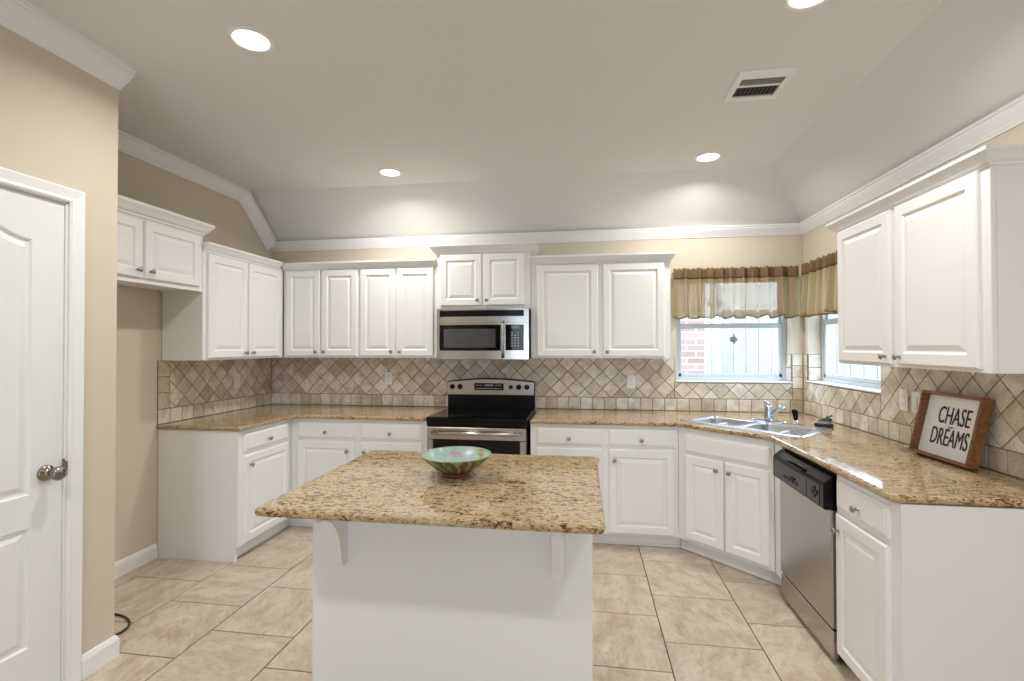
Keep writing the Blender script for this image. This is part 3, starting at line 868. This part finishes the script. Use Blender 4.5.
# ------------------------------------------------------------------ sink, faucet, sprayer, scrubber
def make_sink():
    e = empty('kitchen_sink', 'stainless double-bowl sink set diagonally in the corner counter', 'sink', (SC.x, SC.y, CT), -PI/4)
    m = MB()
    A, B = .420, .218
    outer = rounded([(-A, -B), (A, -B), (A, B), (-A, B)], .022, 5)
    bowls = [rounded([(-.370, -.176), (-.016, -.176), (-.016, .170), (-.370, .170)], .06, 6), rounded([(.016, -.176), (.370, -.176), (.370, .170), (.016, .170)], .06, 6)]
    inner = offset_loop(outer, .010)
    fill(m, [inner]+bowls, lambda a, b: (a, b, .0055))
    m.rings([[(a, b, .0008) for a, b in outer], [(a, b, .0035) for a, b in offset_loop(outer, .003)], [(a, b, .0055) for a, b in inner]], False, False, smooth=True)
    m.build('rim', M['sinksteel'], e)
    for bw in bowls:
        m = MB()
        prof = [(0, .0055), (.004, .001), (.008, -.010), (.014, -.140), (.030, -.168), (.055, -.175)]
        m.rings([[(a, b, z) for a, b in offset_loop(bw, i)] for i, z in prof], False, True, smooth=True)
        bb = m.build('bowl', M['sinksteel'], e)
        cx = sum(p[0] for p in bw)/len(bw); cy = sum(p[1] for p in bw)/len(bw)
        m = MB(); m.lathe([(.045, -.1745), (.043, -.172), (.034, -.1725), (.030, -.1742), (.004, -.1742)], lambda u, v, h: (cx+u, cy+v, h), 20); m.build('drain', M['chrome'], bb)
make_sink()
def make_faucet():
    px, py = sk(-.005, .254)
    e = empty('faucet', 'low chrome single-lever faucet behind the corner sink', 'faucet', (px, py, CT), -PI/4)
    m = MB()
    P = rounded([(-.125, -.030), (.125, -.030), (.125, .030), (-.125, .030)], .029, 6)
    m.rings([[(a, b, .0008) for a, b in P], [(a, b, .008) for a, b in P], [(a, b, .012) for a, b in offset_loop(P, .006)]], smooth=False); m.build('deck_plate', M['chrome'], e)
    m = MB(); m.lathe([(.030, .0122), (.027, .03), (.024, .06), (.022, .085), (.023, .105), (.020, .116), (.006, .120)], lambda u, v, h: (u, v, h), 18); m.build('body', M['chrome'], e)
    m = MB(); m.tube([(.006, 0, .030), (.034, -.008, .058), (.068, -.016, .092), (.095, -.022, .110), (.112, -.026, .108), (.117, -.027, .094)], [.017, .016, .0145, .014, .014, .013], 14); m.build('spout', M['chrome'], e)
    m = MB(); m.tube([(0, .0, .116), (-.006, .002, .130), (-.018, .004, .138), (-.036, .006, .142)], [.016, .012, .008, .006], 12); m.build('lever', M['chrome'], e)
make_faucet()
def make_sprayer():
    px, py = sk(.175, .262)
    e = empty('side_sprayer', 'black upright side sprayer at the back of the sink', 'sprayer', (px, py, CT), -PI/4)
    m = MB(); m.lathe([(.023, .0008), (.023, .006), (.017, .012), (.016, .030)], lambda u, v, h: (u, v, h), 16); m.build('holder', M['chrome'], e)
    m = MB(); m.tube([(0, 0, .022), (0, 0, .048), (0, -.003, .068), (0, -.010, .084), (0, -.020, .092), (0, -.028, .090)], [.012, .015, .018, .020, .018, .012], 14); m.build('spray_head', M['black'], e)
make_sprayer()
def make_scrubber():
    e = empty('dish_scrubber', 'small black and grey dish scrubber on the counter right of the sink', 'scrubber', (1.598, 3.545, CT), -.5)
    m = MB()
    P = rounded([(-.055, -.034), (.055, -.034), (.055, .034), (-.055, .034)], .025, 5)
    m.rings([[(a, b, .001) for a, b in offset_loop(P, .004)], [(a, b, .006) for a, b in P], [(a, b, .018) for a, b in P], [(a, b, .024) for a, b in offset_loop(P, .006)]]); m.build('sponge_base', M['rubber'], e)
    m = MB()
    loops = []
    for i in range(9):
        t = i/8; s = .9-.5*t**1.6; x = -.01+.030*t
        loops.append([(x+a*s, b*s, .0245+.034*t) for a, b in P])
    m.rings(loops[:4]); m.build('body', M['bag'], e)
    m = MB(); m.rings([[(a*1.01, b*1.01, z) for a, b, z in loops[4]], [(a, b, z) for a, b, z in loops[6]], [(a, b, z) for a, b, z in loops[8]]]); m.build('grip', M['rubber'], e)
    m = MB(); m.tube([(.020, .0, .058), (.030, .006, .070), (.046, .010, .076)], .005, 8); m.tube([(.018, 0, .058), (.014, .006, .074)], .004, 8); m.build('loop', M['rubber'], e)
make_scrubber()

# ------------------------------------------------------------------ bowl on the island
def make_bowl():
    e = empty('decorative_bowl', 'painted green, brown and blue ceramic bowl on the island top', 'bowl', (-.534, 2.008, CT))
    m = MB()
    out = [(.060, .0155), (.074, .024), (.097, .040), (.119, .058), (.136, .073), (.1475, .0865)]
    m.lathe(out, lambda u, v, h: (u, v, h), 48, cap0=True, cap1=False)
    m.build('shell', M['bowl_out'], e)
    m = MB(); inn = [(.1425, .0875), (.129, .070), (.110, .055), (.085, .039), (.058, .027), (.025, .0225), (.001, .022)]
    m.lathe(inn, lambda u, v, h: (u, v, h), 48, cap0=False, cap1=True); m.build('inner_glaze', M['bowl_in'], e)
    m = MB(); m.lathe([(.1475, .0865), (.150, .089), (.148, .0915), (.144, .0905), (.1425, .0875)], lambda u, v, h: (u, v, h), 48, cap0=False, cap1=False); m.build('rim', M['bowl_rim'], e)
    m = MB(); m.lathe([(.060, .0008), (.062, .006), (.060, .0153)], lambda u, v, h: (u, v, h), 36); m.build('foot', M['terracotta'], e)
make_bowl()

# ------------------------------------------------------------------ framed sign
def text_mesh(body, size, sx, name, mat, parent, loc, ext=.0012, sp=1.0):
    c = bpy.data.curves.new(name, 'FONT'); c.body = body; c.size = size; c.align_x = 'CENTER'; c.align_y = 'CENTER'
    c.extrude = ext; c.space_character = sp; c.resolution_u = 4
    o = bpy.data.objects.new(name, c); COL.objects.link(o)
    bpy.context.view_layer.update()
    me = bpy.data.meshes.new_from_object(o.evaluated_get(bpy.context.evaluated_depsgraph_get()))
    bpy.data.objects.remove(o); bpy.data.curves.remove(c)
    for v in me.vertices: v.co = Vector((v.co.x*sx, -v.co.z, v.co.y))
    me.materials.clear(); me.materials.append(mat); me.name = name
    r = bpy.data.objects.new(name, me); COL.objects.link(r); r.parent = parent; r.location = loc
    return r
def make_sign():
    W, H, D, f = .382, .315, .048, .014
    lean = math.atan2(.066, .300)
    # local: x to the right (toward the viewer), y into the wall, z up
    e = empty('framed_sign', 'wood-framed white sign reading CHASE DREAMS leaning on the right backsplash', 'sign', (1.6395, 2.758, CT+.0125), -PI/2)
    e.rotation_euler = Matrix.Rotation(-PI/2, 3, 'Z').to_4x4().to_3x3().__matmul__(Matrix.Rotation(-lean, 3, 'X')).to_euler()
    m = MB()
    for b in ((0, W, 0, f), (0, W, H-f, H), (0, f, f, H-f), (W-f, W, f, H-f)): m.box(b[0], b[1], 0, D, b[2], b[3], .0015)
    m.build('frame', M['signwood'], e)
    m = MB(); m.box(f, W-f, D-.014, D-.006, f, H-f); bd = m.build('sign_board', M['signwhite'], e)
    y = D-.0155
    text_mesh('CHASE', .118, .56, 'lettering', M['ink'], bd, (W/2+.010, y, H*.655))
    text_mesh('- your -', .017, .9, 'lettering', M['silvergrey'], bd, (W/2+.004, y, H*.50))
    text_mesh('DREAMS', .118, .535, 'lettering', M['ink'], bd, (W/2+.006, y, H*.325))
make_sign()

# ------------------------------------------------------------------ outlets and switch
def outlet(label, loc, rz, rocker=False):
    e = empty('switch_plate' if rocker else 'wall_outlet', label, 'switch' if rocker else 'outlet', loc, rz)
    m = MB(); m.box(-.035, .035, -.0065, -.0005, -.058, .058, .002)
    p = m.build('plate', M['plate'], e)
    m = MB()
    if rocker: m.box(-.016, .016, -.011, -.0066, -.032, .032, .002); m.build('rocker', M['plate'], e)
    else:
        for z in (-.020, .020):
            m.box(-.016, .016, -.009, -.0066, z-.014, z+.014, .003)
        s = m.build('socket', M['plate'], e)
        for z in (-.020, .020):
            for x in (-.006, .006): m = MB(); m.box(x-.001, x+.001, -.0094, -.0091, z-.004, z+.005); m.build('slot', M['darkvoid'], s)
outlet('white outlet on back wall tile left of the range', (-1.762, YB-.0105, 1.172), 0)
outlet('white outlet on back wall tile right of the range', (.401, YB-.0105, 1.160), 0)
outlet('white outlet on the left wall tile beside the fridge recess', (XL+.0105, 3.773, 1.170), PI/2)
outlet('white outlet on right wall nearest the window', (XR-.0105, 2.985, 1.162), -PI/2)
outlet('white switch plate on right wall partly behind the framed sign', (XR-.0105, 2.885, 1.160), -PI/2, True)

# ------------------------------------------------------------------ valances
def valance(label, loc, rz, w, seed):
    """local: x along the rod, y = toward the room is negative, z down from the top"""
    rnd = random.Random(seed)
    e = empty('window_valance', label, 'valance', loc, rz)
    n = 180; hem = .468
    ph = [rnd.uniform(0, 6.28) for _ in range(4)]
    def fold(u, k):                              # depth of the folds, k 0 at rod, 1 at hem
        a = .026*math.sin(u*2*PI*10.5/w*1.0+ph[0]+1.1*math.sin(u*9+ph[2])) + .012*math.sin(u*2*PI*17/w+ph[1]) + .003*math.sin(u*2*PI*37/w+ph[3])
        b = .5+.5*math.sin(u*2*PI*10.5/w+ph[0]+1.1*math.sin(u*9+ph[2])); a -= .016*(1-b)**5
        edge = min(1, min(u, w-u)/.08)
        return a*(.55+.9*k)*(.30+.70*edge)
    def scallop(u): 
        s = abs(math.sin(PI*u/w*8.0+.35)); return -.030*s**.7
    rows = 14; t = .0012
    def sheet(mb, z_of, k0, k1, y0=0.0, nr=rows, smooth=True):
        V = []
        for side in (0, 1):
            for j in range(nr+1):
                k = k0+(k1-k0)*j/nr
                for i in range(n+1):
                    u = w*i/n
                    V.append((u, -.052-fold(u, k)+y0+(t if side else 0), z_of(u, j/nr)))
        F = []; m = (nr+1)*(n+1)
        for j in range(nr):
            for i in range(n):
                a = j*(n+1)+i
                F.append((a, a+1, a+n+2, a+n+1)); F.append((m+a, m+a+n+1, m+a+n+2, m+a+1))
        for i in range(n):
            F.append((i, m+i, m+i+1, i+1)); b = nr*(n+1)+i; F.append((b, b+1, m+b+1, m+b))
        for j in range(nr):
            for i in (0, n):
                a = j*(n+1)+i; F.append((a, a+n+1, m+a+n+1, m+a))
        mb.add(V, F, 0, smooth)
    m = MB(); sheet(m, lambda u, s: -.072-(hem-.082-.072+0)*s*1.0 + scallop(u)*s - .0, .18, 1.0); m.build('fabric', M['sheer'], e)
    rv = [.006*math.sin(i*2.1+seed)+.004*math.sin(i*.9) for i in range(n+1)]
    m = MB(); sheet(m, lambda u, s: (rv[int(u/w*n+.5)]*(1-s))-.086*s, .0, .22, -.0035, 5); m.build('header', M['header'], e)
    m = MB(); m.tube([(w*i/n, -.0525-fold(w*i/n, 1.0), -.072-(hem-.154)+scallop(w*i/n)) for i in range(n+1)], .0045, 6); m.build('scallop_trim', M['hem'], e)
    m = MB(); m.tube([(.002, -.014, -.03), (w-.002, -.014, -.03)], .005, 8)
    for x in (.004, w-.004): m.tube([(x, -.014, -.03), (x, -.001, -.03)], .005, 8)
    m.build('rod', M['nickel'], e)
valance('tan gathered valance with brown header over the back window', (.742, YB-.003, 2.105), 0, .972, 3)
valance('tan gathered valance on right wall window beside the corner cabinet', (XR-.003, 4.135, 2.105), -PI/2, .94, 8)

# ------------------------------------------------------------------ ceiling fixtures
def can_light(label, x, y):
    e = empty('ceiling_light', label, 'ceiling light', (x, y, HC))
    m = MB(); m.lathe([(.096, -.0005), (.094, -.004), (.084, -.007), (.074, -.0055), (.0735, -.0006)], lambda u, v, h: (u, v, h), 36, cap0=False, cap1=False); m.build('trim_ring', M['trim'], e)
    m = MB(); m.lathe([(.073, -.0008), (.067, -.0045), (.040, -.0065), (.002, -.007)], lambda u, v, h: (u, v, h), 32); m.build('lens', M['lens'], e)
    ld = bpy.data.lights.new('lamp', 'AREA'); ld.shape = 'DISK'; ld.size = .15; ld.energy = CAN_POWER; ld.color = (1, .985, .965); ld.spread = 2.7
    lo = bpy.data.objects.new('lamp', ld); COL.objects.link(lo); lo.parent = e; lo.location = (0, 0, -.012)
can_light('lit round recessed light at top left, nearest the pantry wall', -1.447, 1.945)
can_light('lit round recessed light far left, above the left end of the back counter', -1.485, 3.600)
can_light('lit round recessed light far right, near the back slope beyond the vent', .890, 3.645)
can_light('lit round recessed light cut by top picture edge, in front of the vent', .870, 2.005)
can_light('added out-of-view recessed fill light above and behind the viewpoint, left row', -1.447, .20)  # extra can out of view, added for downlight fill
can_light('added out-of-view recessed fill light above and behind the viewpoint, right row', .870, .20)  # second added fill can, also out of view

def make_vent():
    e = empty('ceiling_vent', 'white rectangular ceiling air vent with dark louvres', 'vent', (.905, 2.675, HC))
    m = MB(); W, D = .138, .150
    out = [(-W, -D), (W, -D), (W, D), (-W, D)]
    h1 = [(-.105, -.004), (.105, -.004), (.105, .100), (-.105, .100)]; h2 = [(-.105, -.085), (.105, -.085), (.105, -.020), (-.105, -.020)]
    fill(m, [offset_loop(out, .008), h1, h2], lambda a, b: (a, b, -.010))
    m.rings([[(a, b, -.0005) for a, b in out], [(a, b, -.005) for a, b in out], [(a, b, -.010) for a, b in offset_loop(out, .008)]], False, False)
    for h in (h1, h2): m.rings([[(a, b, -.010) for a, b in h], [(a, b, -.002) for a, b in h]], False, False)
    m.build('frame', M['trim'], e)
    m = MB(); m.box(-.106, .106, -.086, .101, -.0018, -.0006); m.build('duct_opening', M['darkvoid'], e)
    m = MB()
    for i in range(10):
        x = -.095+i*.021; m.add([(x, -.003, -.010), (x+.005, -.003, -.0022), (x+.0062, -.003, -.0022), (x+.0015, -.003, -.010), (x, .099, -.010), (x+.005, .099, -.0022), (x+.0062, .099, -.0022), (x+.0015, .099, -.010)], [(0, 1, 2, 3), (7, 6, 5, 4), (0, 4, 5, 1), (1, 5, 6, 2), (2, 6, 7, 3), (3, 7, 4, 0)])
    for i in range(4):
        y = -.082+i*.016; m.box(-.104, .104, y, y+.006, -.0095, -.003)
    m.build('louvre', M['silvergrey'], e)
make_vent()

# ------------------------------------------------------------------ cable on the floor of the fridge recess
def cable():
    ctl = [(-2.80, 2.26, .006), (-2.62, 2.32, .006), (-2.50, 2.325, .006), (-2.40, 2.285, .006), (-2.345, 2.225, .006), (-2.345, 2.165, .006), (-2.40, 2.12, .006), (-2.52, 2.085, .006), (-2.70, 2.075, .006)]
    pts = []
    P = [Vector(p) for p in ctl]; P = [2*P[0]-P[1]] + P + [2*P[-1]-P[-2]]
    for i in range(1, len(P)-2):
        for k in range(8):
            t = k/8; a, b, c, d = P[i-1:i+3]
            pts.append(.5*((2*b)+(c-a)*t+(2*a-5*b+4*c-d)*t*t+(-a+3*b-3*c+d)*t**3))
    m = MB(); m.tube(pts, .0055, 8)
    tag(m.build('floor_cable', M['cord']), 'dark loop of cable lying on the floor in the fridge recess', 'cable')
cable()

# ------------------------------------------------------------------ outside the windows
m = MB(); m.box(-6, 12, YB+WT+.02, 14, -.4, -.25); struct(m.build('yard_ground', M['grass']))
m = MB(); m.box(XR+WT+.02, 12, -4, YB+WT+.02, -.4, -.25); struct(m.build('side_yard_ground', M['grass']))
m = MB(); m.box(-2.2, 0, 0, 1.2, 0, 3.0)
tag(m.build('brick_wall', M['brick'], None, (1.42, 6.0, -.25)), 'pale red brick wall end seen through left of the back window', 'wall')
def fence(label, loc, rz, n):
    e = empty('wooden_fence', label, 'fence', loc, rz)
    m = MB()
    for z in (.35, 1.25): m.box(0, n*.145, .022, .06, z, z+.09)
    m.build('rail', M['fence'], e)
    r = random.Random(n)
    for i in range(n):
        m = MB(); x = i*.145; h = 2.15+r.uniform(-.01, .01)
        m.prism([(x+.003, .02), (x+.142, .02), (x+.142, h-.03), (x+.115, h), (x+.03, h), (x+.003, h-.03)], 0, .02, lambda a, b, d: (a, d, b)); m.build('plank', M['fence'], e)
fence('pale wooden plank fence seen through the back window', (1.66, 6.25, -.25), 0, 16)
fence('pale wooden plank fence seen through the right wall window', (4.6, 7.9, -.25), -PI/2, 24)
m = MB(); m.tube([(0, 0, .02), (0, 0, 3.0)], .055, 12); m.box(-.07, .07, -.07, .07, 2.2, 2.24); m.box(-.07, .07, -.07, .07, .5, .54)
tag(m.build('downspout', M['vinyl'], None, (1.55, 6.08, -.25)), 'white downspout beside the brick wall outside back window', 'downspout')
